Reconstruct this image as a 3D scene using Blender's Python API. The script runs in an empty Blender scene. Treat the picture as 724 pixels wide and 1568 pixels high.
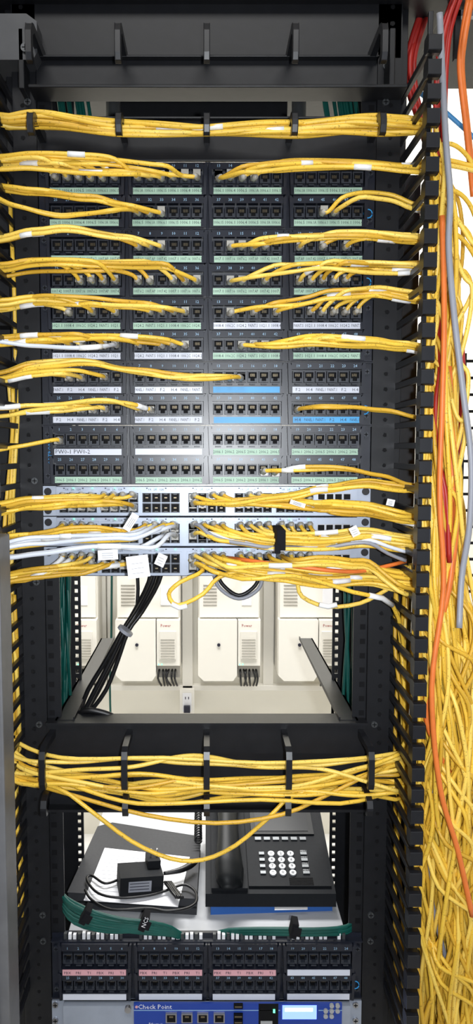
import bpy, math, random
from mathutils import Vector, Matrix
random.seed(7)
F=1162.0; CU=316.0; CV=782.5; TH=math.radians(4.65); D=1.12; CZ=1.5
ct,st=math.cos(TH),math.sin(TH)
def ray(u,v):
    xc=(u-CU)/F; yc=(CV-v)/F
    return (xc, ct+yc*st, -st+yc*ct)
def P(u,v,y=0.0):
    d=ray(u,v); t=(y+D)/d[1]
    return Vector((d[0]*t, y, CZ+d[2]*t))
def Pz(u,v,z):
    d=ray(u,v); t=(z-CZ)/d[2]
    return Vector((d[0]*t, -D+d[1]*t, z))
def Z(v,y=0.0): return P(CU,v,y).z
R=random.random
def rr(a,b): return a+(b-a)*random.random()

# ---------- materials ----------
def mat(name,col,rough=.5,metal=0.0,var=0.0,scale=40,emis=None,es=0,spec=.5,coat=0,bump=0,marks=0):
    m=bpy.data.materials.new(name); m.use_nodes=True
    nt=m.node_tree; b=nt.nodes['Principled BSDF']
    b.inputs['Base Color'].default_value=(*col,1)
    b.inputs['Roughness'].default_value=rough; b.inputs['Metallic'].default_value=metal
    b.inputs['Specular IOR Level'].default_value=spec
    if coat: b.inputs['Coat Weight'].default_value=coat
    if emis: 
        b.inputs['Emission Color'].default_value=(*emis,1); b.inputs['Emission Strength'].default_value=es
    if var or bump:
        tc=nt.nodes.new('ShaderNodeTexCoord'); n=nt.nodes.new('ShaderNodeTexNoise')
        n.inputs['Scale'].default_value=scale; n.inputs['Detail'].default_value=3
        nt.links.new(tc.outputs['Object'],n.inputs['Vector'])
        if var:
            r=nt.nodes.new('ShaderNodeValToRGB')
            r.color_ramp.elements[0].position=.3; r.color_ramp.elements[1].position=.7
            r.color_ramp.elements[0].color=(*[c*(1-var) for c in col],1)
            r.color_ramp.elements[1].color=(*[min(1,c*(1+var)) for c in col],1)
            nt.links.new(n.outputs['Fac'],r.inputs['Fac']); last=r.outputs['Color']
            if marks:
                # fine printed jacket marks
                n2=nt.nodes.new('ShaderNodeTexNoise'); n2.inputs['Scale'].default_value=420; n2.inputs['Detail'].default_value=1
                nt.links.new(tc.outputs['Object'],n2.inputs['Vector'])
                r2=nt.nodes.new('ShaderNodeValToRGB'); r2.color_ramp.elements[0].position=.66; r2.color_ramp.elements[1].position=.70
                r2.color_ramp.elements[0].color=(0,0,0,1); r2.color_ramp.elements[1].color=(marks,marks,marks,1)
                nt.links.new(n2.outputs['Fac'],r2.inputs['Fac'])
                mx=nt.nodes.new('ShaderNodeMixRGB'); mx.inputs[2].default_value=(.12,.07,.01,1)
                nt.links.new(r2.outputs['Color'],mx.inputs[0]); nt.links.new(last,mx.inputs[1]); last=mx.outputs[0]
            nt.links.new(last,b.inputs['Base Color'])
        if bump:
            bp=nt.nodes.new('ShaderNodeBump'); bp.inputs['Strength'].default_value=bump; bp.inputs['Distance'].default_value=.001
            nt.links.new(n.outputs['Fac'],bp.inputs['Height']); nt.links.new(bp.outputs['Normal'],b.inputs['Normal'])
    return m
M={}
M['black']=mat('black_metal',(.0065,.007,.009),.45,0,.15,60,bump=.15,spec=.3)
M['black2']=mat('black_plastic',(.007,.0075,.010),.36,spec=.4)
M['panel']=mat('panel_black',(.009,.011,.019),.33,0,.1,30,spec=.45)
M['jack']=mat('jack_grey',(.022,.026,.036),.4,spec=.4)
M['ring']=mat('dull_steel',(.08,.085,.09),.4,.6)
M['hole']=mat('jack_hole',(.002,.002,.003),.7,spec=.2)
M['gold']=mat('gold_pins',(.20,.16,.10),.4,.6)
M['yellow']=mat('yellow_cable',(.76,.485,.050),.42,0,.12,25,marks=.6)
M['yellow2']=mat('yellow_cable_light',(.82,.57,.10),.42,0,.08,25,marks=.6)
M['yellow3']=mat('yellow_cable_deep',(.60,.35,.028),.45,0,.1,25,marks=.6)
M['white']=mat('white_sleeve',(.74,.75,.76),.5)
M['paper']=mat('paper',(.74,.74,.77),.6)
M['wcable']=mat('white_cable',(.60,.64,.72),.45)
M['grey']=mat('grey_cable',(.26,.27,.31),.45)
M['orange']=mat('orange_cable',(.70,.17,.03),.45,0,.1)
M['red']=mat('red_cable',(.36,.014,.01),.45,0,.1)
M['blue']=mat('blue_cable',(.05,.25,.55),.45)
M['dblue']=mat('dark_blue_cable',(.01,.05,.25),.45)
M['teal']=mat('teal_cable',(.0,.065,.052),.45,0,.15)
M['kcable']=mat('black_cable',(.005,.005,.006),.4,spec=.4)
M['boot']=mat('clear_plug',(.34,.33,.30),.3,0,.15,80)
M['lgreen']=mat('label_green',(.33,.49,.38),.5,0,.05)
M['lwhite']=mat('label_white',(.60,.63,.72),.5)
M['lblue']=mat('label_blue',(.03,.28,.58),.45)
M['lpink']=mat('label_pink',(.62,.33,.37),.5)
M['ink']=mat('ink',(.01,.01,.025),.6)
M['num']=mat('number_blue',(.28,.45,.62),.5)
M['logo']=mat('logo_blue',(.02,.28,.65),.5)
M['silver']=mat('switch_silver',(.33,.37,.45),.40,.3,.05,50)
M['steel']=mat('steel',(.4,.4,.42),.3,.9)
M['led']=mat('green_led',(.1,.8,.3),.4,emis=(.1,1,.35),es=3)
M['lcd']=mat('lcd_screen',(.1,.15,.9),.3,emis=(.10,.16,1),es=4)
M['lcdt']=mat('lcd_text',(.8,.9,1),.3,emis=(.6,.75,1),es=6)
M['fw']=mat('firewall_blue',(.010,.045,.30),.35)
M['cream']=mat('cream_paint',(.70,.675,.61),.5,0,.03,8)
M['cream2']=mat('cream_cover',(.76,.735,.67),.45)
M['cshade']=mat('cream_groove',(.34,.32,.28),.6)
M['wall']=mat('wall_paint',(.78,.75,.66),.7,0,.04,3,bump=.1)
M['floor']=mat('floor_vinyl',(.6,.59,.57),.5,0,.08,6)
M['ceil']=mat('ceiling_tile',(.35,.34,.32),.8,0,.06,15)
M['shelf']=mat('shelf_grey',(.36,.37,.39),.5,0,.05,20)
M['device']=mat('device_grey',(.035,.036,.040),.6,0,.08,200,spec=.2)
M['phone']=mat('phone_plastic',(.010,.011,.013),.65,0,.08,200,bump=.1,spec=.12)
M['phone2']=mat('handset_plastic',(.006,.007,.008),.5,0,.08,200,spec=.2)
M['key']=mat('phone_key',(.34,.35,.36),.4)
M['screen']=mat('phone_screen',(.006,.007,.009),.3,spec=.2)
M['binder']=mat('blue_box',(.02,.10,.36),.5)
M['post']=mat('grey_post',(.12,.122,.13),.45,.2,.1)
M['post2']=mat('dark_bracket',(.045,.047,.052),.45,.2,.1)
M['velcro']=mat('velcro',(.006,.006,.008),.9,spec=.2)

# ---------- mesh builder ----------
class MB:
    def __init__(s): s.v=[]; s.f=[]; s.m=[]; s.sm=[]; s.mats=[]
    def mi(s,k):
        if k not in s.mats: s.mats.append(k)
        return s.mats.index(k)
    def add(s,vs,fs,k,smooth=False):
        o=len(s.v); s.v.extend([tuple(x) for x in vs]); i=s.mi(k)
        for f in fs: s.f.append(tuple(a+o for a in f)); s.m.append(i); s.sm.append(smooth)
    def box(s,x0,x1,y0,y1,z0,z1,k,mtx=None):
        vs=[Vector((x,y,z)) for x in (x0,x1) for y in (y0,y1) for z in (z0,z1)]
        if mtx: vs=[mtx@q for q in vs]
        s.add(vs,[(0,1,3,2),(4,6,7,5),(0,4,5,1),(2,3,7,6),(0,2,6,4),(1,5,7,3)],k)
    def prism(s,pts,axis,a0,a1,k,mtx=None):
        n=len(pts)
        def mk(p,a): 
            v=Vector((a,p[0],p[1])) if axis=='x' else Vector((p[0],a,p[1])) if axis=='y' else Vector((p[0],p[1],a))
            return mtx@v if mtx else v
        vs=[mk(p,a0) for p in pts]+[mk(p,a1) for p in pts]
        fs=[tuple(range(n)),tuple(range(2*n-1,n-1,-1))]+[(i,(i+1)%n,n+(i+1)%n,n+i) for i in range(n)]
        s.add(vs,fs,k)
    def cyl(s,c,axis,r,h,k,n=12,r2=None):
        c=Vector(c); ax={'x':Vector((1,0,0)),'y':Vector((0,1,0)),'z':Vector((0,0,1))}[axis] if isinstance(axis,str) else axis.normalized()
        a=ax.orthogonal().normalized(); b=ax.cross(a); r2=r if r2 is None else r2
        vs=[c+(a*math.cos(t)+b*math.sin(t))*r for t in [2*math.pi*i/n for i in range(n)]]
        vs+=[c+ax*h+(a*math.cos(t)+b*math.sin(t))*r2 for t in [2*math.pi*i/n for i in range(n)]]
        s.add(vs,[(i,(i+1)%n,n+(i+1)%n,n+i) for i in range(n)],k,True)
        s.add(vs,[tuple(range(n-1,-1,-1)),tuple(range(n,2*n))],k)
    def tube(s,pts,r,k,n=7,sub=3,flat=1.0):
        pts=[Vector(p) for p in pts]
        rad=r if isinstance(r,list) else [r]*len(pts)
        out=[];ro=[]
        N=len(pts)
        for i in range(N-1):
            p0=pts[max(i-1,0)];p1=pts[i];p2=pts[i+1];p3=pts[min(i+2,N-1)]
            for j in range(sub):
                t=j/sub
                out.append(0.5*((2*p1)+(p2-p0)*t+(2*p0-5*p1+4*p2-p3)*t*t+(3*p1-p0-3*p2+p3)*t**3))
                ro.append(rad[i]*(1-t)+rad[i+1]*t)
        out.append(pts[-1]);ro.append(rad[-1])
        T=(out[1]-out[0]).normalized(); a=T.orthogonal().normalized()
        vs=[]
        for i,p in enumerate(out):
            T=(out[min(i+1,len(out)-1)]-out[max(i-1,0)])
            if T.length<1e-9: T=Vector((0,0,1))
            T.normalize(); a=(a-T*a.dot(T))
            if a.length<1e-6: a=T.orthogonal()
            a.normalize(); b=T.cross(a)
            for q in range(n):
                w=2*math.pi*q/n; vs.append(p+(a*math.cos(w)+b*math.sin(w)*flat)*ro[i])
        fs=[]
        for i in range(len(out)-1):
            for q in range(n):
                fs.append((i*n+q,i*n+(q+1)%n,(i+1)*n+(q+1)%n,(i+1)*n+q))
        fs.append(tuple(range(n-1,-1,-1))); L=(len(out)-1)*n; fs.append(tuple(range(L,L+n)))
        s.add(vs,fs,k,True)
        return out
    def finish(s,name,parent=None,bevel=0):
        me=bpy.data.meshes.new(name); me.from_pydata(s.v,[],s.f); 
        for k in s.mats: me.materials.append(M[k])
        me.polygons.foreach_set('material_index',s.m); me.polygons.foreach_set('use_smooth',s.sm); me.update()
        ob=bpy.data.objects.new(name,me); bpy.context.collection.objects.link(ob)
        if parent: ob.parent=parent
        if bevel:
            b=ob.modifiers.new('bevel','BEVEL'); b.width=bevel; b.segments=2; b.limit_method='ANGLE'
        return ob
_tc={}
def text_geo(body):
    if body in _tc: return _tc[body]
    c=bpy.data.curves.new('t','FONT'); c.body=body; c.size=1; c.resolution_u=1; c.align_x='CENTER'; c.align_y='CENTER'
    o=bpy.data.objects.new('t',c); bpy.context.collection.objects.link(o)
    dg=bpy.context.evaluated_depsgraph_get(); dg.update()
    me=o.evaluated_get(dg).to_mesh()
    r=([v.co.copy() for v in me.vertices],[tuple(p.vertices) for p in me.polygons])
    _tc[body]=r; bpy.data.objects.remove(o); bpy.data.curves.remove(c)
    return r
def text(mb,body,size,x,z,y,k,rot=0,maxw=None,mtx=None):
    vs,fs=text_geo(body)
    if not vs: return
    w=max(v.x for v in vs)-min(v.x for v in vs); sx=size
    if maxw and w*size>maxw: sx=maxw/w
    c,s_=math.cos(rot),math.sin(rot)
    out=[]
    for v in vs:
        a,b=v.x*sx,v.y*size
        q=Vector((x+a*c-b*s_,y,z+a*s_+b*c)) if mtx is None else mtx@Vector((a*c-b*s_,a*s_+b*c,0))
        out.append(q)
    mb.add(out,fs,k)

def jack(mb,x,z,w=.0145,h=.0160,frame='jack',yf=-.004,notch=1):
    t=.0013
    mb.box(x-w/2,x-w/2+t,yf,.006,z-h/2,z+h/2,frame); mb.box(x+w/2-t,x+w/2,yf,.006,z-h/2,z+h/2,frame)
    mb.box(x-w/2+t,x+w/2-t,yf,.006,z+h/2-t*1.3,z+h/2,frame); mb.box(x-w/2+t,x+w/2-t,yf,.006,z-h/2,z-h/2+t*1.3,frame)
    mb.box(x-w/2+t,x+w/2-t,.0045,.0055,z-h/2+t,z+h/2-t,'hole')
    zz=-notch
    a,b=sorted((z+zz*h*.14,z+zz*(h/2-t)))
    mb.box(x-w/2+t,x-w*.22,yf+.0006,.005,a,b,frame); mb.box(x+w*.22,x+w/2-t,yf+.0006,.005,a,b,frame)
    for i in range(5):
        px=x-w*.2+i*w*.1; a,b=sorted((z-zz*h*.05,z-zz*h*.30)); mb.box(px,px+w*.035,.002,.0045,a,b,'gold')
def screw(mb,x,z,y=.0,r=.0045,k='steel'):
    mb.cyl((x,y,z),Vector((0,-1,0)),r,.003,k,14); mb.box(x-r*.7,x+r*.7,y-.0034,y-.003,z-.0006,z+.0006,'hole'); mb.box(x-.0006,x+.0006,y-.0034,y-.003,z-r*.7,z+r*.7,'hole')

GX=[(-.2235,-.1225),(-.106,-.0055),(.0085,.108),(.124,.2235)]
def port_x(g,i):
    a,b=GX[g]; return a+(b-a)*(i+.5)/6
def patch_panel(vt,vb,labs,codes,base=1,rows=((.07,.235,.445),(.575,.745,.92)),logo=0,txt=True,special=None):
    mb=MB(); zt,zb=Z(vt)-.0003,Z(vb)+.0003; H=zt-zb
    mb.box(-.2413,.2413,.006,.010,zb,zt,'panel')
    mb.box(-.2413,.2413,-.001,.006,zt-H*.02,zt,'panel'); mb.box(-.2413,.2413,-.001,.006,zb,zb+H*.015,'panel')
    for sx in (-1,1):
        for zz in (zt-H*.15,zb+H*.15): mb.cyl((sx*.234,.006,zz),Vector((0,-1,0)),.0055,.002,'panel',14); screw(mb,sx*.234,zz,.004,.004,'jack')
    for r,(fn,fp,fl) in enumerate(rows):
        ztop=zt-H*(0.02 if r==0 else .515); zbot=zt-H*(.50 if r==0 else .985)
        for g,(a,b) in enumerate(GX):
            hb=.0045
            mb.prism([(a-hb,zbot),(a-.001,zbot),(a-.001,ztop-.004),(a-.0035,ztop),(a-hb-.002,ztop)],'y',-.007,.006,'panel')
            mb.prism([(b+.001,zbot),(b+hb,zbot),(b+hb+.002,ztop),(b+.0035,ztop),(b+.001,ztop-.004)],'y',-.007,.006,'panel')
            zn=zt-H*fn
            mb.box(a-.001,b+.001,-.0055,.006,zn-.0045,ztop,'panel')
            zl=zt-H*fl
            mb.box(a-.001,b+.001,-.006,.006,zl-.0056,zl+.0056,'panel')
            lk=labs[r*4+g]; jx=rr(-.001,.001); jr=rr(-.0004,.0004)
            mb.box(a+.001+jx,b-.002+jx,-.0075,-.006,zl-.0044+jr,zl+.0044+jr,lk)
            if txt:
                sp=(special or {}).get((r,g))
                if sp: text(mb,sp,.0085,a+.028,zl,-.0077,'ink')
                elif lk!='lblue' or g==3:
                    for i in range(6): text(mb,codes[(r*5+g*3+i)%len(codes)],.0062,port_x(g,i),zl,-.0077,'ink',maxw=.0135)
            for i in range(6):
                x=port_x(g,i); zp=zt-H*fp
                jack(mb,x,zp)
                text(mb,str(base+r*24+g*6+i),.0056,x,zn,-.0058,'num')
                mb.box(x-.004,x+.004,-.0045,.006,zp-.0115,zp-.0095,'jack')
    lx=.231 if logo>0 else -.231
    if logo>0:
        mb.tube([(lx+.006*math.cos(t),-.0,zb+.022+.006*math.sin(t)) for t in [i*.55 for i in range(12)]],.0009,'logo',5,2)
    elif logo<0: text(mb,'ORTRONICS',.008,lx,zb+H*.6,.0055,'logo',rot=math.pi/2)
    return mb.finish('patch_panel')
G,Wt,B='lgreen','lwhite','lblue'
cA=['1006.1','1006.4','1006.5','1006.1A','1006.6.1','1006.15']
cB=['1007.42','1007.1','1007.16','1007.6.2','1007.AP']
cC=['1021.1','1008.4','1006.2C','1024.2','PAINT.5']
patch_panel(248,351,[G]*8,cA,logo=1)
patch_panel(351,455.5,[G]*8,cB,logo=1)
patch_panel(455.5,553,[G,G,Wt,Wt,Wt,Wt,G,G],cC)
patch_panel(553,650,[Wt,Wt,B,Wt,Wt,Wt,B,B],['PAINT.1','F.2','H.4','PANEL.1'],logo=1)
patch_panel(650,741,[Wt,Wt,G,G,G,G,G,G],['2006.1','2006.2','2006.5'],logo=-1,special={(0,0):'PW0-1 PW0-2',(0,1):' '})

# ---------- switches ----------
def switch(vt,vb):
    mb=MB(); zt,zb=Z(vt)-.0008,Z(vb)+.0008; H=zt-zb
    mb.box(-.2413,.2413,-.001,.003,zb,zt,'silver')
    mb.box(-.221,.221,-.006,.25,zb,zt,'silver')
    mb.box(-.221,.221,-.0068,-.006,zb,zb+.0006,'ink'); mb.box(-.221,.221,-.0068,-.006,zt-.0006,zt,'ink')
    for sx in (-1,1):
        mb.cyl((sx*.234,.0,zt-.008),Vector((0,-1,0)),.0055,.003,'black2',14); mb.cyl((sx*.234,.0,zb+.008),Vector((0,-1,0)),.0055,.003,'black2',14)
    for u0 in (92,155,218,288,358,421):
        x0=(u0-CU)/1037; p=.0138
        mb.box(x0-.002,x0+4*p+.002,-.008,-.006,zb+H*.08,zb+H*.86,'silver')
        for i in range(4):
            for j in (0,1):
                z=zb+H*(.62 if j else .28); x=x0+p*(i+.5)
                mb.box(x-.0066,x+.0066,-.0095,-.008,z-.0070,z+.0070,'jack')
                mb.box(x-.0054,x+.0054,-.0098,-.0094,z-.0057,z+.0057,'hole')
                mb.box(x-.0025,x+.0025,-.0101,-.0097,(z+.0048 if j else z-.0055),(z+.0055 if j else z-.0048),'ring')
                mb.box(x-.002,x+.002,-.0101,-.0097,z-.0008,z+.0008,'gold')
            mb.box(x-.001,x+.001,-.0085,-.006,zb+H*.92,zb+H*.95,'led' if (i%2) else 'ink')
        text(mb,'1X   2X   12X',.004,x0+.02,zb+H*.89,-.0065,'ink')
    for i in range(4):
        x=.168+i*.0125
        for z in (zb+H*.3,zb+H*.65):
            mb.box(x-.0058,x+.0058,-.0085,-.006,z-.005,z+.005,'steel'); mb.box(x-.0048,x+.0048,-.009,-.0084,z-.004,z+.004,'hole')
    return mb.finish('network_switch')
switch(742,789); switch(789,835); switch(835,880)

# ---------- cables ----------
def interp(path,u):
    path=sorted(path)
    if u<=path[0][0]: return path[0][1]
    for (a,va),(b,vb) in zip(path,path[1:]):
        if u<=b:
            t=(u-a)/(b-a); t=t*t*(3-2*t); return va+(vb-va)*t
    return path[-1][1]
LO=[(150,664),(400,655),(600,648),(800,642),(1000,636),(1200,634),(1700,630)]
HI=[(150,688),(400,704),(600,694),(800,702),(1000,724),(1200,736),(1700,745)]
def mass(v0,t=None,vend=1640,ustart=650):
    t=R() if t is None else t
    ph,L=rr(0,6.28),rr(90,330); ph2=rr(0,6.28); am=rr(.06,.36); yb=rr(-.085,.04)
    out=[]; v=v0+rr(6,16); first=v
    out.append(P(ustart+rr(0,5),v-6,-.05))
    v+=20
    while v<vend:
        q=min(1.12,max(-.04,t+am*math.sin(v/L*2+ph)+.03*math.sin(v/45+ph2)))
        u=interp(LO,v)+(interp(HI,v)-interp(LO,v))*q
        e=min(1,(v-first)/110); e=e*e*(3-2*e)
        u=ustart*(1-e)+u*e+6*math.sin(e*3.14)
        out.append(P(u,v,-.05*(1-e)+yb*e+.012*math.sin(v/80+ph)))
        v+=rr(34,46)
    return out
def bundle(mb,side,path,ports,spread=6,yd=-.055,k=None,tags=.5,r=.0030,cont=True,plug=True,vend=None):
    us=[p[0] for p in path]
    edge=min(us) if side<0 else max(us)
    n=len(ports)
    for i,(pu,pv) in enumerate(ports):
        kk=k or random.choice(['yellow','yellow','yellow2','yellow3'])
        off=rr(-1,1); y0=yd+rr(-.016,.014); ph=rr(0,6); L=rr(30,60); aw=rr(.8,3)
        sg=1 if side<0 else -1
        pts=[]; u=edge
        if side<0:
            vv=interp(path,edge); 
            pts+= [P(edge-14,vv+130+rr(0,40),.0), P(edge-20,vv+60,-.02),P(edge-12,vv+off*spread+12,y0+.01)]
        elif cont:
            pts+= list(reversed(mass(interp(path,edge)+off*spread)))
        while (pu-u)*sg>26:
            dist=abs(u-pu); tp=min(1,dist/60)
            v=interp(path,u)+off*spread*(.5+.5*tp)+aw*math.sin(u/L+ph)*tp
            pts.append(P(u,v,y0+.006*math.sin(u/L*1.3+ph)))
            u+=sg*27
        main=len(pts)
        pts.append(P(pu-sg*11,(interp(path,pu)+off*spread*.4+pv)/2-1,y0*.75))
        pts.append(P(pu-sg*2,pv-1.5,-.032))
        if plug:
            pts.append(P(pu,pv,-.018))
            p=P(pu,pv,0); mb.box(p.x-.0052,p.x+.0052,-.020,.002,p.z-.0045,p.z+.0045,'boot')
            mb.tube([P(pu,pv,-.017),P(pu-sg*1,pv-1,-.026),P(pu-sg*4,pv-3,-.036)],[.0052,.0044,.0036],'boot',7,2)
        out=mb.tube(pts,r,kk)
        if R()<tags and len(out)>20 and main>4:
            a=max(2,len(out)-int(rr(8,min(40,len(out)-8)))); seg=out[a:a+random.choice([3,4,5])]
            if len(seg)>2: mb.tube(seg,r*1.28,'white',7,1)
def gp(g,idx,v,s=1.0):
    out=[]
    for i in idx:
        x=port_x(g,i)
        base=P(CU+1,v,0).x; out.append((CU+x/base,v+rr(-1,1)))
    return out
ALL=range(6)
mb=MB()
for i in range(13):
    off=rr(-1,1); ph=rr(0,6); k=random.choice(['yellow','yellow','yellow2','yellow3'])
    pts=[P(-30,330,-.02),P(-26,250,-.03)]
    s2=rr(-1,1)
    for u in range(-14,640,28):
        vc=interp([(-14,190),(60,186),(190,196),(316,200),(440,198),(560,190),(640,192)],u)
        o=off*(1-u/640)+s2*(u/640)
        pts.append(P(u,vc+o*interp([(-14,8),(60,17),(200,14),(316,11),(450,15),(560,18),(640,11)],u)+2*math.sin(u/40+ph),-.045+.014*math.sin(u/90+ph)))
    pts+=mass(192+s2*8)
    out=mb.tube(pts,.0031,k)
    if R()<.4:
        a=int(rr(8,60)); mb.tube(out[a:a+6],.004,'white',7,1)
mb.finish('yellow_cable_bundle')
mb=MB()
bundle(mb,-1,[(-14,252),(40,248),(150,252),(250,262),(310,268)],gp(0,ALL,272)+gp(1,ALL,272)+gp(0,[1,3],272),13)
bundle(mb,1,[(640,256),(560,252),(450,252),(380,256),(330,268)],gp(2,[0,1,2,3],272)+gp(2,[0,2],272),7)
bundle(mb,-1,[(-14,284),(60,292),(140,303),(200,315),(250,322)],gp(1,[0,1,2],326),5)
bundle(mb,-1,[(-14,302),(30,322),(90,334),(150,328),(205,318),(250,322)],gp(1,[0,1],326),4)
bundle(mb,1,[(630,318),(600,306),(560,299),(520,306),(485,325)],gp(3,[2,3,3],326),5)
mb.finish('yellow_cable_bundle')
mb=MB()
bundle(mb,-1,[(-14,368),(50,356),(100,351),(180,362),(255,372)],gp(1,[0,1,2],378),4)
bundle(mb,1,[(640,366),(560,360),(450,364),(350,372)],gp(2,[1,2,3,4],378)+gp(3,[0,2,4],378),8)
bundle(mb,-1,[(-14,416),(60,406),(150,408),(240,408),(310,420)],gp(0,[2,3,4,5],430)+gp(1,[0,1,3,4,5],430),9)
bundle(mb,1,[(635,410),(560,408),(500,406),(420,412),(340,424)],gp(2,[1,2,4],430)+gp(3,[0,1,2,3,4],430),8)
mb.finish('yellow_cable_bundle')
mb=MB()
bundle(mb,-1,[(-14,470),(60,460),(120,464),(200,468),(300,474)],gp(0,[1,3],478)+gp(1,[1,2,3,4],478)+gp(0,[5],478),9)
bundle(mb,1,[(635,456),(580,448),(520,452),(450,466),(340,474)],gp(2,[1,3,5],478)+gp(3,[1,2,3,4,5],478),8)
bundle(mb,-1,[(-14,522),(60,516),(150,515),(290,524)],gp(0,[1,2,4],528)+gp(1,[0,2,3,4],528),7)
bundle(mb,-1,[(-14,523),(60,529),(120,533),(180,530)],gp(0,[5],528),1,k='wcable',yd=-.075)
bundle(mb,1,[(630,532),(560,524),(480,520),(420,526),(360,526)],gp(2,[2,3,4,5],528)+gp(3,[0,0,1],528),7)
mb.finish('yellow_cable_bundle')
mb=MB()
bundle(mb,-1,[(-14,578),(60,558),(130,554),(200,566),(280,577),(375,575)],gp(2,[0,1,2,2],578),4)
bundle(mb,-1,[(-14,584),(60,574),(120,571),(170,573)],gp(0,[1,2,4],578),4)
bundle(mb,-1,[(-14,632),(60,624),(150,618),(240,624)],gp(0,[2,3,4],627)+gp(1,[0,1],627),7)
bundle(mb,1,[(625,636),(590,626),(540,620),(450,622)],gp(3,[0,0],627),2)
bundle(mb,-1,[(-14,692),(30,682),(60,674),(100,672)],gp(0,[0],674),2,tags=0)
bundle(mb,1,[(620,740),(580,724),(520,714),(400,718)],gp(2,[4,5],722),3)
mb.finish('yellow_cable_bundle')
mb=MB()
sp=lambda c,idx,v:[({0:92,1:155,2:218,3:288,4:358,5:421}[c]+14.3*(i+.5),v+rr(-1,1)) for i in idx]
R4=range(4)
bundle(mb,-1,[(-14,782),(40,770),(120,766),(210,768)],sp(0,R4,758)+sp(1,R4,758)+sp(0,R4,774)+sp(1,R4,774),8)
bundle(mb,1,[(618,745),(560,738),(500,745),(430,758),(350,766),(285,770)],sp(3,[0,0,1],770)+sp(4,[1,2],758),5)
bundle(mb,1,[(615,792),(560,780),(500,776),(430,770),(350,768),(285,764)],sp(3,[0,2,3],758)+sp(4,R4,770)+sp(5,[0,2,3],765)+sp(5,[0,1],758),9)
bundle(mb,-1,[(-8,836),(40,828),(120,818),(200,816),(275,806)],sp(0,R4,803)+sp(1,R4,818)+sp(2,R4,803),12)
bundle(mb,1,[(625,830),(560,822),(500,828),(420,826),(350,818),(285,808)],sp(3,R4,803)+sp(4,R4,803)+sp(5,R4,803)+sp(3,R4,818)+sp(4,[1,2],818),14)
bundle(mb,-1,[(-6,888),(40,876),(120,868),(200,864)],sp(0,R4,850)+sp(1,R4,862)+sp(0,R4,862),9)
bundle(mb,1,[(625,892),(560,880),(500,884),(420,876),(350,868),(285,858)],sp(3,R4,850)+sp(4,R4,850)+sp(5,R4,850)+sp(3,R4,862)+sp(5,R4,862)+sp(4,[1],862),17)
bundle(mb,1,[(618,905),(560,862),(500,856),(430,862),(350,862),(285,852)],sp(3,[1,2],850)+sp(4,[3],850)+sp(5,[0],850),6,yd=-.09)
mb.tube([P(290,856,-.01),P(310,872,-.05),P(275,890,-.07),P(258,908,-.07),P(272,925,-.07),P(310,908,-.07),P(335,882,-.06),P(380,872,-.06),P(440,880,-.06)],.0031,'yellow')
mb.tube([P(455,890,-.06),P(462,912,-.06),P(500,927,-.06),P(550,922,-.06),P(590,902,-.05),P(630,880,-.05),P(660,930,-.03)],.0031,'yellow2')
o=mb.tube([P(300,862,-.02),P(370,885,-.09),P(450,880,-.09),P(540,905,-.08),P(600,925,-.05),P(618,1000,-.0),P(622,1100,.0)],.0031,'yellow')
mb.tube(o[10:13],.004,'white',7,1)
for s in [(286,930,262,925),(488,928,515,926)]:
    mb.tube([P(s[0],s[1]-4,-.074),P((s[0]+s[2])/2,s[1]-1,-.074),P(s[2],s[3]-2,-.074)],.0038,'white',7,1)
mb.finish('switch_cable_bundle')
mb=MB()
wv=[(-8,838),(40,824),(120,818),(200,818),(270,808)]
bundle(mb,-1,wv,sp(2,[0,1,2,3],806),9,yd=-.085,k='wcable',r=.0030)
bundle(mb,-1,[(-4,852),(50,846),(150,838),(230,838),(275,818)],sp(2,[2,3],818),3,yd=-.09,k='wcable',r=.0032)
bundle(mb,1,[(620,855),(560,830),(500,838),(420,835),(350,828),(285,806)],sp(3,[0],803),3,yd=-.072,k='grey',r=.0028,cont=False)
bundle(mb,1,[(620,842),(560,826),(500,832),(420,838),(350,826),(285,806)],sp(3,[1],818),3,yd=-.076,k='wcable',r=.0028,cont=False)
mb.tube([P(u,v,y) for u,v,y in [(345,852,-.01),(375,856,-.06),(420,862,-.078),(470,868,-.08),(520,873,-.08),(560,872,-.07),(620,858,-.05)]],.0030,'orange')
mb.finish('white_cable_bundle')
mb=MB()
def tag(u,v,w,h,rot,y=-.1,txt=None):
    w*=.75;h*=.75
    c=P(u,v,y); 
    m=Matrix.Translation(c)@Matrix.Rotation(rot,4,'Y')@Matrix.Rotation(rr(-.25,.25),4,'Z')@Matrix.Rotation(rr(-.2,.2),4,'X')
    mb.box(-w/2,w/2,-.0003,.0003,-h/2,h/2,'paper',m)
    for i in range(3): mb.box(-w*.3,w*.25,-.0005,-.0003,-h*.3+i*h*.22,-h*.3+i*h*.22+.0005,'ring',m)
tag(200,798,.034,.014,-1.0); tag(165,848,.036,.018,-.05); tag(211,866,.040,.040,-.1); tag(246,856,.018,.022,.4)
tag(542,812,.015,.018,-.5); tag(597,768,.014,.012,.2); tag(455,770,.028,.008,.3)
mb.finish('paper_cable_tags')
mb=MB()
c=P(430,826,-.1); mb.box(c.x-.006,c.x+.006,c.y,c.y+.07,c.z-.014,c.z+.014,'velcro'); mb.box(c.x-.009,c.x-.001,c.y-.002,c.y,c.z-.018,c.z-.006,'velcro')
mb.finish('velcro_strap',bevel=.002)

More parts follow.
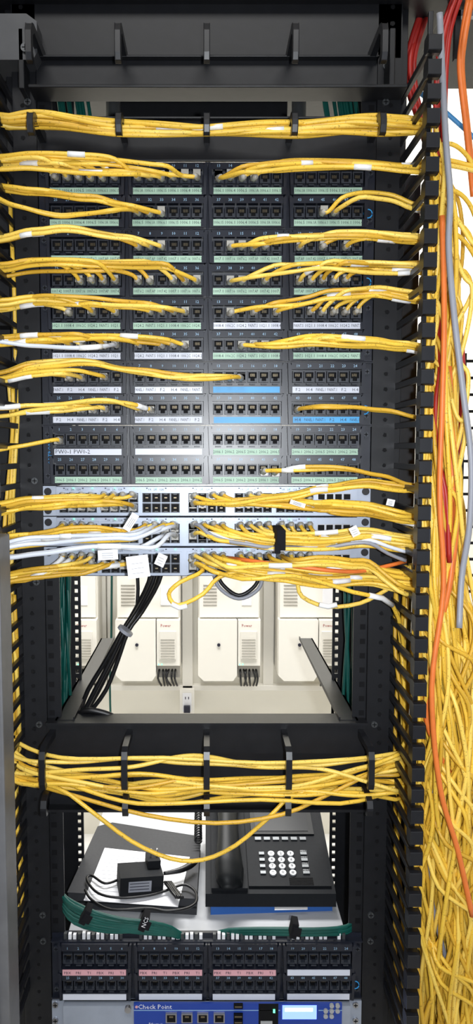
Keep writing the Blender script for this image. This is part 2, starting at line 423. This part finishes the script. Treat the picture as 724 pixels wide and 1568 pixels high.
# lower through bundle
mb=MB()
for i in range(14):
    a,b=rr(1155,1202),rr(1152,1222); ph=rr(0,6); A=rr(3,11); L=rr(60,110); md=rr(1158,1230)
    k=random.choice(['yellow','yellow','yellow2','yellow3'])
    pts=[P(-8+rr(0,20),1060+rr(-100,40),-.0),P(2+rr(0,14),1120,-.02),P(18,a-12,-.04)]
    for u in range(45,610,28):
        t=(u-20)/590; s=math.sin(t*3.14159)
        pts.append(P(u,(a+(b-a)*t)*(1-s)+md*s+A*math.sin(u/L*1.6+ph)*s+1.5*math.sin(u/23+ph),-.045+.02*math.sin(u/100+ph*2)))
    pts+= [P(612,b+2,-.03),P(626,b+40,-.02),P(636+rr(0,10),b+100,-.02)] if R()<.6 else [P(612,b-6,-.03),P(626,b-40,-.02),P(634,b-110,-.02)]
    mb.tube(pts,.0031,k)
o=mb.tube([P(20,1185,-.03),P(90,1205,-.06),P(140,1240,-.07),P(200,1285,-.07),P(260,1312,-.07),P(310,1314,-.07),P(360,1292,-.07),P(410,1250,-.07),P(450,1215,-.06),P(540,1190,-.05),P(610,1165,-.03)],.0031,'yellow')
mb.tube([P(20,1190,-.03),P(110,1215,-.06),P(220,1245,-.075),P(330,1258,-.08),P(430,1245,-.075),P(500,1215,-.06),P(560,1185,-.05),P(612,1160,-.03)],.0031,'yellow3')
mb.tube([P(20,1170,-.03),P(110,1200,-.06),P(190,1225,-.075),P(260,1228,-.08),P(400,1222,-.075),P(520,1228,-.07),P(590,1212,-.05),P(620,1200,-.03)],.0031,'yellow')
mb.tube([P(18,1130,-.02),P(60,1150,-.04),P(120,1160,-.06),P(250,1158,-.06),P(400,1166,-.06),P(540,1160,-.05),P(612,1150,-.03)],.0031,'yellow2')
mb.finish('yellow_cable_bundle')

mb=MB()
def ex(n,v0,v1,vend=1640,tl=0,th=1):
    for i in range(n):
        pts=mass(rr(v0,v1),t=rr(tl,th),ustart=rr(650,680),vend=vend); mb.tube(pts,.0031,random.choice(['yellow','yellow2','yellow3','yellow']))
ex(18,170,420); ex(14,450,800); ex(24,820,1000); ex(34,1000,1250)
for i in range(14):
    v=rr(1000,1560); s=rr(80,160)
    pts=[P(640+rr(0,20),v-s,-.06),P(680+rr(-10,20),v-s*.4,-.09),P(728+rr(-15,15),v,-.09),P(705+rr(-10,10),v+s*.6,-.08),P(665+rr(-8,20),v+s*1.1,-.06),P(660,v+s*1.6,-.02)]
    mb.tube(pts,.0031,random.choice(['yellow','yellow2','yellow3']),sub=5)
for (a,b) in [(350,520),(365,460),(230,330),(420,640),(300,420),(880,1010)]:
    mb.tube([P(650,a,-.05),P(690,a-10,-.06),P(722,a+20,-.05),P(740,b-20,-.04),P(735,b+80,-.03)],.0031,'yellow',sub=5)
for (a,w,b) in [(330,722,560),(460,716,700),(545,712,760),(650,700,900),(280,735,480)]:
    mb.tube([P(650,a,-.05),P(676,a+20,-.07),P(w-14,a+90,-.08),P(w,(a+b)/2,-.08),P(w-14,b-30,-.07),P(672,b+70,-.05),P(655,b+200,-.03),P(665,b+400,-.0)],.0031,random.choice(['yellow','yellow2']),sub=6)
mb.tube([P(640,248,-.05),P(680,244,-.05),P(730,256,-.05)],.0031,'yellow',sub=5)
mb.tube([P(640,256,-.05),P(680,252,-.05),P(730,262,-.05)],.0031,'yellow2',sub=5)
mb.finish('yellow_cable_mass')
mb=MB()
for (lo,hi,va,vb,n) in [(604,634,890,1560,8),(6,30,620,1150,3),(4,26,930,1200,4),(8,24,260,900,1),(12,34,1200,1420,4)]:
    for i in range(n):
        t=R(); ph=rr(0,6); L=rr(60,140); yb=rr(.0,.03)
        pts=[P(lo+(hi-lo)*min(1,max(0,t+.3*math.sin(v/L+ph))),v,yb+.01*math.sin(v/50+ph)) for v in range(va-int(rr(0,40)),vb+int(rr(-60,40)),36)]
        mb.tube(pts,.0031,random.choice(['yellow','yellow2','yellow3']))
mb.finish('yellow_riser_cables')
mb=MB()
def run(pts,k,y,r=.0035,n=1,sp=0):
    for i in range(n):
        o=rr(-sp,sp); mb.tube([P(u+o+rr(-1,1)*sp*.3,v,y+rr(-.006,.006)) for u,v in pts],r,k,sub=5)
run([(655,0),(640,40),(626,90),(628,140),(645,190),(662,260),(668,400),(664,520),(660,620),(664,760),(668,900)],'red',.045,.0038,6,8)
run([(700,-10),(680,60),(672,180),(678,330),(690,450),(700,560),(694,700),(690,830)],'red',.0,.0036,5,7)
run([(668,480),(672,560),(664,620),(668,700),(676,760),(682,860)],'red',-.07,.0036,3,7)
mb.finish('red_cable_bundle')
mb=MB()
run([(716,0),(706,60),(702,110),(712,200),(722,300)],'orange',.0,.0042,2,5)
run([(676,330),(679,480),(676,620),(672,760),(678,900),(660,1050),(672,1200),(700,1300),(722,1400)],'orange',-.098,.0038,1,0)
run([(690,560),(696,700),(700,800),(690,900),(664,1010),(656,1100),(690,1180)],'orange',-.07,.0040,2,5)
run([(630,1450),(626,1520),(620,1580)],'orange',-.02,.0038,2,3)
mb.finish('orange_cable_bundle')
mb=MB()
run([(672,20),(676,110),(682,220),(688,300),(686,380),(694,480),(708,600),(720,700),(718,800),(706,880),(702,960)],'grey',-.105,.0042)
run([(690,1040),(664,1200),(656,1350),(690,1500),(700,1580)],'grey',-.07,.0036)
mb.finish('grey_trunk_cable')
mb=MB()
run([(590,40),(606,80),(630,130),(680,170),(730,215)],'blue',.10,.0035,2,2)
run([(722,980),(716,1080),(724,1200)],'dblue',.02,.0035,3,4)
run([(716,1150),(722,1300),(714,1450),(720,1600)],'dblue',-.02,.0035,4,6)
mb.finish('blue_cable')

# ---------- rack ----------
rk=bpy.data.objects.new('equipment_rack',None); bpy.context.collection.objects.link(rk)
ztop=Z(-60); zbot=.0
for sx in (-1,1):
    mb=MB()
    def bx(x0,x1,y0,y1,z0,z1,k='black'):
        a,b=sorted((sx*x0,sx*x1)); mb.box(a,b,y0,y1,z0,z1,k)
    bx(.2425,.276,.004,.012,zbot,ztop); bx(.222,.2425,.012,.016,zbot,ztop)
    bx(.272,.276,.012,.12,zbot,ztop); bx(.258,.262,.05,.19,zbot,Z(885))
    z=Z(1600)
    while z<ztop:
        mb.cyl((sx*.262,.0042,z),Vector((0,-1,0)),.0028,.0004,'hole',10)
        mb.cyl((sx*.262,.0042,z),Vector((0,-1,0)),.0035,.0002,'ring',10)
        mb.box(sx*.236-.004,sx*.236+.004,.0115,.0119,z-.004,z+.004,'hole')
        z+=.0222
    for v in (100,155,450,735,890,1108,1180,1400,1440): 
        screw(mb,sx*.254,Z(v),.004,.0048,'ring')
    mb.finish('upright',rk)
    mb=MB()
    def b2(x0,x1,z0,z1):
        a,b=sorted((sx*x0,sx*x1)); mb.box(a,b,.20,.204,z0,z1,'black')
    z=.3; zt=Z(-60,.2)
    b2(.2325,.262,.0,zt); b2(.222,.2265,.0,zt); b2(.2265,.2325,0,.3)
    while z<zt-.03:
        b2(.2265,.2325,z,z+.0075); z+=.0145
    mb.finish('rear_rail',rk)
mb=MB()
mb.box(-.276,.276,.004,.010,Z(88),Z(-40),'black')
mb.box(-.245,.276,-.035,.01,Z(151),Z(146),'black')
mb.box(-.245,.275,.006,.012,Z(148),Z(88),'black')
mb.box(-.276,.276,.01,.45,Z(25),Z(25)+.02,'black')
mb.box(-.2413,.2413,.0,.006,Z(246),Z(183),'black')
mb.box(-.34,.34,-.02,.3,Z(4),Z(-60),'black')
for sx in (-1,1):
    mb.box(sx*.255-.004,sx*.255+.004,-.03,.01,Z(150),Z(60),'black')
mb.box(-.16,.14,.25,.30,Z(210,.25),Z(140,.25),'black')  # dark board added behind the opening to darken the view through it
for u in (173,457): 
    c=P(u,162,.2); mb.cyl((c.x,.2,c.z-.03),'z',.012,.06,'ring',20)
mb.finish('top_cross_panels',rk,bevel=.0015)
def ring(mb,x,zt,zb,depth=.085,w=.0042,curl=0):
    t=.0075
    m=[(.004,zt-.012),(.004,zt),(-depth+.015,zt),(-depth+.004,zt-.004),(-depth,zt-.014),(-depth,zb+.010),(-depth+.004,zb+.001),(-depth+.012,zb),(-depth+.016,zb+.004),(-depth+t,zb+.012),(-depth+t,zt-.016),(-depth+.018,zt-.008)]
    mb.prism(m,'x',x-w,x+w,'black2')
XR=[-.232,-.116,0,.116,.232]
def hm(v0,v1,vp0,vp1,name,bot=False):
    mb=MB()
    mb.box(-.2413,.2413,-.001,.004,Z(vp1),Z(vp0),'black')
    mb.box(-.2413,.2413,-.012,-.001,Z(vp0)-.003,Z(vp0),'black')
    for x in XR: ring(mb,x,Z(v0),Z(v1))
    mb.finish(name,bevel=.001)
hm(80,138,90,145,'horizontal_cable_manager')
hm(206,240,183,246,'horizontal_cable_manager')
mb=MB()
mb.box(-.2413,.2413,-.004,.004,Z(1150),Z(1103),'black')
mb.box(-.2413,.2413,-.012,.03,Z(1104),Z(1101),'black')
mb.box(-.2413,.2413,.006,.012,Z(1236),Z(1150),'black')
mb.box(-.2413,.2413,-.012,.012,Z(1236),Z(1232),'black')
for x in XR:
    ring(mb,x,Z(1113),Z(1172)); ring(mb,x,Z(1185),Z(1212),depth=.08)
mb.finish('horizontal_cable_manager',bevel=.001)

for sx in (-1,1):
    mb=MB()
    z=Z(1620,-.14)
    while z<Z(60,-.14):
        x=sx*.279
        mb.box(x-.003,x+.003,-.135,.02,z-.004,z+.004,'black2')
        mb.prism([(-.145,z-.009),(-.139,z-.0105),(-.128,z-.009),(-.126,z),(-.128,z+.009),(-.139,z+.0105),(-.145,z+.009)],'x',x-.0075,x+.0095,'black2')
        z+=.0290
    a,b=sorted((sx*.2765,sx*.288)); mb.box(a,b,.018,.07,zbot,ztop,'black')
    a,b=sorted((sx*.279,sx*.285)); mb.box(a,b,-.118,-.112,Z(1620),Z(90),'black2')
    if sx<0:
        mb.box(-.44,-.2765,.07,.074,zbot,ztop,'black')
        for zz in range(12): mb.box(-.44,-.285,.02,.06,Z(100+zz*130)-.004,Z(100+zz*130)+.004,'black')
    else:
        mb.box(.2765,.325,.07,.074,zbot,Z(240),'black')  # black backing added behind the fingers to keep the gaps dark
        mb.box(.325,.48,.07,.074,zbot,Z(1180,.07),'black')  # added black sheet, stands in for the darkness between the lower cables
    mb.finish('vertical_cable_manager',bevel=.0008)
mb=MB()
xa=P(12,1200,-.2).x
mb.box(xa-.05,xa,-.215,-.165,0,Z(820,-.2),'post')
mb.box(xa-.05,xa-.012,-.219,-.215,0,Z(820,-.2),'post')
mb.finish('grey_door_post',bevel=.004)
mb=MB()
c=P(30,62,-.02); mb.prism([(c.x-.08,c.z-.03),(c.x+.02,c.z-.03),(c.x+.026,c.z-.02),(c.x+.026,c.z+.02),(c.x+.012,c.z+.030),(c.x-.08,c.z+.030)],'y',-.03,.03,'post2')
screw(mb,c.x+.01,c.z-.015,-.03,.006,'ring')
mb.finish('ladder_rack_bracket',bevel=.003)

mb=MB()
za=Z(1100)
for sx in (-1,1):
    a,b=sorted((sx*.200,sx*.229)); mb.box(a,b,0,.50,za-.003,za,'black')
    a,b=sorted((sx*.226,sx*.229)); mb.prism([(0,za-.03),(.5,za-.012),(.5,za),(0,za+.0)],'x',a,b,'black')
    a,b=sorted((sx*.200,sx*.202)); mb.box(a,b,.0,.5,za,za+.004,'black')
mb.finish('shelf_support_arms')

mb=MB()
for i in range(16):
    u=rr(84,110); ph=rr(0,6)
    mb.tube([P(u+3*math.sin(v/50+ph),v,.1+rr(0,.02)) for v in range(850,1110,40)],.003,'teal')
for i in range(5):
    u=rr(524,540); ph=rr(0,6); mb.tube([P(u+5*math.sin(v/70+ph),v,.12) for v in range(850,1110,40)],.0028,'teal')
for a in ((78,132),(490,545)):
    for i in range(12):
        u=rr(*a); mb.tube([P(u,135,.15),P(u+4,165,.15),P(u+14,230,.15)],.003,'teal')
for i in range(26):
    q=rr(-1,1); q2=rr(-1,1)
    mb.tube([P(84+rr(0,10),1330,.06),P(94,1372+q*10,.02),P(120+rr(-8,8),1397+q*15,.0),P(165,1411+q*11+q2*4,-.01),P(220,1416+q*10-q2*3,-.01),P(262,1423+q*7,-.0),P(292,1440,.02)],.0026,'teal')
for i in range(14):
    q=rr(-1,1)
    mb.tube([P(320,1434+q*4,.02),P(350,1424+q*4,.01),P(420,1423+q*5,.0),P(480,1424+q*5,.0),P(530,1420+q*6,.01),P(552,1402+q*8,.03)],.0026,'teal')
mb.finish('teal_cable_bundle')
mb=MB()
for (u,v,ro) in [(130,1402,.5),(220,1412,.4),(450,1423,.2)]:
    c=P(u,v,-.022); m=Matrix.Translation(c)@Matrix.Rotation(ro,4,'Y'); mb.box(-.005,.005,-.002,.02,-.012,.012,'velcro',m)
    mb.box(-.003,.010,-.004,-.002,-.006,.008,'velcro',m)
c=P(222,1410,-.027); text(mb,'NCS',.009,c.x,c.z,c.y,'paper',rot=1.2)
mb.finish('velcro_strap',bevel=.002)
mb=MB()
for i in range(8):
    o=rr(-9,9); yy=rr(.05,.12)
    mb.tube([P(245+o*1.2,850,yy),P(236+o,890,yy),P(212+o*.8,935,yy+.01),P(192+o*.6,965,yy),P(172+o*1.2,1010,yy),P(150+o*1.8,1055,yy),P(128+o,1092,yy),P(100+o,1125,yy)],rr(.0032,.0045),'kcable')
for o in (0,5): mb.tube([P(325+o,870,.0),P(335+o,898-o,.0),P(365,915-o,.0),P(395-o,900-o,.0),P(404-o,870,.0)],.003,'kcable' if o else 'grey',sub=5)
mb.tube([P(208,850,.1),P(211,900,.1),P(208,940,.1)],.003,'kcable')
c=P(193,962,.045); mb.cyl(c,Vector((-.6,0,-.8)),.013,.005,'grey',16)
mb.tube([P(115,1100,.05),P(130,1086,.03),P(160,1090,.03),P(182,1100,.03)],.005,'kcable')
mb.finish('power_cable_bundle')

# ---------- back room ----------
YW=1.75
def plane(name,x0,x1,y0,y1,z0,z1,k):
    m=MB(); m.box(x0,x1,y0,y1,z0,z1,k); return m.finish(name)
plane('wall_back',-2.2,2.2,YW,YW+.1,0,3.0,'wall')
plane('floor',-2.2,2.2,-2.5,YW+.1,-.1,0,'floor')
plane('ceiling',-2.2,2.2,-2.5,YW+.1,3.0,3.1,'ceil')
plane('wall_left',-2.3,-2.2,-2.5,YW+.1,0,3.0,'wall')
plane('wall_right',2.2,2.3,-2.5,YW+.1,0,3.0,'wall')
YB=YW-.16
for n,(u0,u1) in enumerate([(46,148),(177,275),(303,398),(426,522)]):
    mb=MB(); a=P(u0,900,YB).x; b=P(u1,900,YB).x; w=b-a
    z0,z1=Z(1038,YB),Z(790,YB); zm=Z(946,YB)
    mb.box(a,b,YB+.02,YW,z0+.01,z1,'cream')
    mb.box(a+w*.02,b-w*.02,YB,YB+.02,zm+.006,z1-.02,'cream2')
    mb.prism([(a,zm),(a+w*.62,zm),(a+w*.62,z0+.02),(a+w*.56,z0),(a+.02,z0),(a,z0+.02)],'y',YB-.02,YB+.02,'cream2')
    mb.box(a+w*.64,b,YB-.02,YB+.02,z0+.055,zm,'cream2')
    mb.box(a+w*.68,b-w*.06,YB-.024,YB-.02,z0+.08,zm-.04,'cream')
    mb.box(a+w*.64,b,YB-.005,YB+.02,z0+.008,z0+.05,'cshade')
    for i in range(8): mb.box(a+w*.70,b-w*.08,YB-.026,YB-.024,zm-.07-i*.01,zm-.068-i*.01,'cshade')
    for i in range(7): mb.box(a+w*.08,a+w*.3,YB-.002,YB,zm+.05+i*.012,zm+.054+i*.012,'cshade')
    mb.box(a+w*.7,a+w*.86,YB-.002,YB,zm+.05,zm+.12,'paper')
    mb.cyl((a+w*.33,YB-.02,zm-.09),Vector((0,-1,0)),.006,.004,'ink')
    for i in range(2): mb.box(a+w*(.66+i*.05),a+w*(.675+i*.05),YB-.022,YB-.0,z0+.058,z0+.063,'led')
    text(mb,'Power',.014,a+w*.78,zm-.02,YB-.0205,'red')
    for i in range(6): mb.tube([(a+w*(.68+i*.05),YB-.0,z0+.04),(a+w*(.68+i*.05)+rr(-.01,.01),YB-.02,z0+.01),(a+w*(.7+i*.05),YB+.02,z0-.03)],.004,'kcable')
    mb.finish('wall_power_supply_cabinet',bevel=.003)
mb=MB()
mb.box(-1.2,1.2,YW-.03,YW,Z(1052,YW),Z(1044,YW),'cream2')
c=P(287,1045,YW); mb.box(c.x-.02,c.x+.02,YW-.03,YW,c.z-.04,Z(860,YW),'cream2')
mb.box(P(168,900,YW).x-.008,P(168,900,YW).x+.008,YW-.02,YW,c.z,Z(860,YW),'cream2')
for u in (155,410): 
    x=P(u,900,YW).x; mb.box(x-.02,x+.02,YW-.025,YW,c.z,Z(860,YW),'cream')
mb.finish('wall_cable_trunking',bevel=.002)
mb=MB()
c=P(286,1072,YW-.04)
mb.box(c.x-.028,c.x+.028,YW-.05,YW,c.z-.05,c.z+.05,'cream2'); mb.box(c.x-.017,c.x+.017,YW-.054,YW-.05,c.z-.036,c.z+.036,'paper')
for dz in (-.018,.018):
    for dx in (-.006,.006): mb.box(c.x+dx-.0015,c.x+dx+.0015,YW-.0555,YW-.054,c.z+dz-.005,c.z+dz+.005,'ink')
mb.box(c.x-.012,c.x+.012,YW-.07,YW-.054,c.z-.035,c.z-.01,'ink')
mb.finish('wall_outlet_box',bevel=.002)
mb=MB()
mb.tube([P(170,1120,1.65),P(168,1050,1.65),P(170,980,1.65),P(171,860,1.65)],.004,'teal')
mb.finish('ground_wire')
mb=MB()
ym=.55
x0,x1=.46,1.0; z0,z1=0,Z(540,ym)
x=x0
while x<x1: mb.box(x-.003,x+.003,ym-.003,ym+.003,z0,z1,'black'); x+=.05
z=z0
while z<z1: mb.box(x0,x1,ym-.006,ym-.001,z-.003,z+.003,'black'); z+=.036
mb.finish('wire_mesh_partition')
mb=MB()
mb.box(.30,.62,.30,.34,Z(60,.3),Z(-80,.3),'black')
mb.box(.36,.62,.05,.06,Z(24,.05),Z(15,.05),'grey'); mb.box(.365,.373,.05,.06,Z(90,.05),Z(15,.05),'black')
mb.box(.345,.70,.02,.3,Z(12,.05),Z(-80,.05),'black')
mb.finish('overhead_ladder_rack')

# ---------- lower shelf items ----------
mb=MB()
zsh=Z(1424,.03)
mb.box(-.220,.220,.03,.5,zsh-.003,zsh,'shelf'); mb.box(-.220,.220,.027,.03,zsh-.02,zsh,'shelf')
mb.finish('equipment_shelf',bevel=.001)
mb=MB()
q=[Pz(104,1388,zsh),Pz(300,1398,zsh),Pz(306,1300,zsh),Pz(172,1278,zsh),Pz(150,1284,zsh)]
h=.028
mb.prism([(p.x,p.y) for p in q],'z',zsh,zsh+h,'device')
mb.prism([(p.x,p.y) for p in q],'z',zsh+h*.42,zsh+h*.48,'phone2',Matrix.Translation((0,-.0006,0)))
dev=mb.finish('wireless_access_point',bevel=.006)
mb=MB()
zt_=zsh+h+.0008
q=[Pz(128,1376,zt_),Pz(272,1386,zt_),Pz(290,1310,zt_),Pz(160,1296,zt_)]
mb.prism([(p.x,p.y) for p in q],'z',zt_-.0004,zt_+.0004,'paper')
for i in range(11):
    a=q[0].lerp(q[3],.1+i*.075); b=q[1].lerp(q[2],.1+i*.075)
    p1=a.lerp(b,.06);p2=a.lerp(b,rr(.25,.85))
    mb.add([p1+Vector((0,0,.0006)),p2+Vector((0,0,.0006)),p2+Vector((0,.0012,.0006)),p1+Vector((0,.0012,.0006))],[(0,1,2,3)],'grey')
mb.finish('printed_paper_sheet')
mb=MB()
c=Pz(214,1340,zt_+.02); m=Matrix.Translation(c)@Matrix.Rotation(.22,4,'Z')@Matrix.Rotation(.06,4,'Y')
mb.box(-.036,.036,-.024,.024,-.019,.013,'phone',m)
mb.box(-.022,.016,-.0246,-.0238,-.012,.006,'grey',m)
for i in range(3): mb.box(-.02,.012,-.025,-.0246,-.008+i*.005,-.0068+i*.005,'ink',m)
mb.box(.012,.034,.000,.03,.01,.026,'phone',m)
mb.box(.018,.020,.012,.016,.026,.040,'steel',m); mb.box(.028,.030,.012,.016,.026,.040,'steel',m)
mb.finish('power_adapter',bevel=.003)
mb=MB()
zc=zt_+.006
def onz(L,z=None): return [Pz(u,v,(z or zc)+rr(0,.004)) for u,v in L]
mb.tube(onz([(180,1345),(160,1350),(140,1338),(133,1345),(150,1365),(185,1372),(230,1368),(262,1358)]),.0022,'kcable',sub=5)
mb.tube(onz([(262,1358),(282,1352),(298,1362),(300,1378),(285,1388),(255,1392),(225,1388),(170,1390),(140,1375),(130,1360)]),.0022,'kcable',sub=5)
mb.tube(onz([(250,1335),(275,1330),(292,1322),(300,1316)],zc+.01),[.003,.005,.006,.004],'kcable',sub=5)
for o in (0,3,6,9): mb.tube(onz([(252+o,1348),(262+o,1362),(270+o,1372)],zc+.004),.0026,'kcable',sub=4)
mb.finish('adapter_cord')
mb=MB()
mb.prism([(p.x,p.y) for p in [Pz(322,1398,zsh),Pz(508,1392,zsh),Pz(500,1320,zsh),Pz(326,1320,zsh)]],'z',zsh,zsh+.014,'binder')
mb.prism([(p.x,p.y) for p in [Pz(420,1391,zsh+.014),Pz(470,1390,zsh+.014),Pz(470,1380,zsh+.014),Pz(420,1380,zsh+.014)]],'z',zsh+.014,zsh+.0145,'paper')
mb.finish('blue_box',bevel=.001)
mb=MB()
zp=zsh+.016; pf=Pz(316,1386,zp).y
xl,xr=Pz(314,1386,zp).x,Pz(514,1386,zp).x; W_=xr-xl
Ld=.235; hf,hb=.020,.085
tilt=math.atan2(hb*.9-hf,.2)
base=Matrix.Translation((xl,pf,zp))
mb.prism([(.0,0),(Ld,0),(Ld,hb),(.2,hb*.9),(.004,hf)],'x',0,W_,'phone',base)
mt=base@Matrix.Translation((0,0.004,hf))@Matrix.Rotation(tilt*.98,4,'X')
mb.box(.072,W_-.006,.012,.205,.0,.004,'phone',mt)
mb.box(.082,W_-.02,.125,.200,.004,.007,'phone2',mt)
mb.box(.09,W_-.03,.132,.195,.007,.0078,'screen',mt)
for r in range(4):
    for c_ in range(3):
        p=mt@Vector((.114+c_*.0168,.038+r*.0140,.004)); mb.cyl(p,mt.to_3x3()@Vector((0,0,1)),.0058,.003,'key',16)
        text(mb,['*','0','#','7','8','9','4','5','6','1','2','3'][r*3+c_],.008,0,0,0,'ink',mtx=mt@Matrix.Translation((.114+c_*.0168,.038+r*.0140,.0074)))
for i in range(4):
    mb.box(.093,.102,.036+i*.014,.042+i*.014,.004,.0065,'ring',mt)
    mb.box(.165,.176,.036+i*.014,.042+i*.014,.004,.0065,'ring',mt)
    text(mb,'MENU',.004,0,0,0,'key',mtx=mt@Matrix.Translation((.171,.046+i*.014,.0046)))
for i in range(6): mb.box(.088+i*.016,.099+i*.016,.112,.119,.004,.0065,'ring',mt)
for i in range(9): mb.box(.14,.18,.014+i*.0018,.0148+i*.0018,.004,.0047,'hole',mt)
hs=[mt@Vector((.040,y,z)) for y,z in [(-.002,.012),(.006,.017),(.035,.022),(.08,.030),(.13,.032),(.17,.027),(.2,.022),(.222,.018)]]
mb.tube(hs,[.012,.025,.028,.022,.020,.023,.028,.018],'phone2',18,5,.75)
mb.box(.010,.070,.004,.215,.0,.008,'phone',mt)
mb.finish('desk_phone',bevel=.003)
mb=MB()
pts=[]
for i in range(110):
    t=i*.75; pts.append(Pz(303,1236+.45*i,zp+.03)+Vector((.006*math.cos(t),0,.006*math.sin(t))))
mb.tube(pts,.0018,'kcable',5,2)
mb.finish('coiled_handset_cord')

mb=MB()
for g in range(4):
    for i in range(14):
        x=GX[g][0]+(GX[g][1]-GX[g][0])*(i+.5)/14
        if R()<.9: mb.box(x-.0024,x+.0024,.004,.010,Z(1439),Z(1430)+rr(-.0015,.0015),'paper' if i%3 else 'ring')
mb.box(-.2413,.2413,.010,.016,Z(1444),Z(1432),'panel')
mb.finish('punchdown_terminal_strip')
patch_panel(1438,1526,['lpink','lpink','lpink',Wt,Wt,Wt,Wt,Wt],['PBX','PRI','T1'],rows=((.09,.28,.50),(.60,.74,.92)),logo=1,special={(1,0):' ',(1,1):' ',(1,2):' ',(1,3):' ',(0,3):' '})
mb=MB()
zt,zb=Z(1529),Z(1585)
mb.box(-.2413,.2413,-.001,.003,zb,zt,'silver'); mb.box(-.222,.222,-.012,.3,zb,zt,'silver')
def ux(u): return P(u,1545,-.012).x
def fz(v): return Z(v,-.012)
mb.box(ux(205),ux(522),-.016,-.012,fz(1566),fz(1531),'fw')
mb.box(ux(205),ux(522),-.0165,-.016,fz(1541.5),fz(1540.7),'num')
text(mb,'Check Point',.0105,ux(237),fz(1536),-.0163,'paper')
mb.cyl((ux(218)-.009,-.016,fz(1536)),Vector((0,-1,0)),.0022,.0005,'lpink')
for u in (262,286,310,335):
    x=ux(u); z=fz(1551); mb.box(x-.0085,x+.0085,-.020,-.016,z-.0075,z+.0075,'steel'); mb.box(x-.0065,x+.0065,-.0205,-.0199,z-.0055,z+.0055,'hole'); mb.box(x-.003,x+.003,-.021,-.0204,z+.002,z+.0045,'gold')
for v in (1533,1548,1557): 
    x=ux(364); mb.box(x-.007,x+.007,-.020,-.016,fz(v)-.0035,fz(v)+.0035,'hole'); mb.box(x-.0055,x+.0055,-.0205,-.02,fz(v)-.0008,fz(v)+.0008,'gold')
mb.box(ux(395),ux(425),-.0165,-.016,fz(1562),fz(1531),'hole')
for v in (1540,1543): mb.box(ux(417),ux(420),-.018,-.016,fz(v)-.001,fz(v)+.001,'led')
mb.box(ux(428),ux(486),-.018,-.016,fz(1556),fz(1530),'fw'); mb.box(ux(431),ux(483),-.0185,-.018,fz(1553),fz(1532),'lcd')
mb.box(ux(435),ux(477),-.0188,-.0185,fz(1541),fz(1536),'lcdt')
for du,dv in ((0,-8),(-10,0),(0,0),(10,0),(0,8),(-10,8),(10,-8)): mb.cyl((ux(506+du*.9),-.016,fz(1541+dv)),Vector((0,-1,0)),.0035,.003,'key',14)
mb.box(ux(398),ux(416),-.0175,-.016,fz(1561),fz(1557),'key')
mb.cyl((ux(196),-.012,fz(1540)),Vector((0,-1,0)),.005,.006,'steel',16)
for v in (1534,1558):
    for u in (85,543): screw(mb,P(u,v,0).x,Z(v),-.001,.0045)
text(mb,'Ethernet',.006,ux(238),fz(1562),-.0163,'paper')
mb.finish('firewall_appliance',bevel=.0006)

# ---------- lights ----------
def area(name,loc,rot,sx,sy,e,col=(1,1,1)):
    l=bpy.data.lights.new(name,'AREA'); l.shape='RECTANGLE'; l.size=sx; l.size_y=sy; l.energy=e; l.color=col
    o=bpy.data.objects.new(name,l); o.location=loc; o.rotation_euler=rot; bpy.context.collection.objects.link(o)
area('ceiling_light_back',(0,1.0,2.95),(0,0,0),1.6,.5,125,(1,.99,.97))
area('ceiling_light_front',(0,-1.2,2.95),(math.radians(12),0,0),1.2,.6,24,(1,.99,.97))
l=bpy.data.lights.new('phone_flash','SPOT'); l.energy=50; l.shadow_soft_size=.012; l.spot_size=math.radians(110); l.spot_blend=1; l.color=(.92,.96,1)
o=bpy.data.objects.new('phone_flash',l); o.location=(.05,-D-.01,CZ+.0); o.rotation_euler=(math.radians(82),0,0); bpy.context.collection.objects.link(o)
w=bpy.data.worlds.new('world'); bpy.context.scene.world=w; w.use_nodes=True
w.node_tree.nodes['Background'].inputs[0].default_value=(.8,.86,1,1); w.node_tree.nodes['Background'].inputs[1].default_value=.33
bpy.context.scene.view_settings.view_transform='Standard'
cam=bpy.data.cameras.new('camera'); cam.sensor_width=36; cam.sensor_fit='AUTO'; cam.lens=F/1565*36; cam.shift_x=45.5/1565; cam.clip_start=.02
co=bpy.data.objects.new('camera',cam); co.location=(0,-D,CZ); co.rotation_euler=(math.pi/2-TH,0,0); bpy.context.collection.objects.link(co)
bpy.context.scene.camera=co
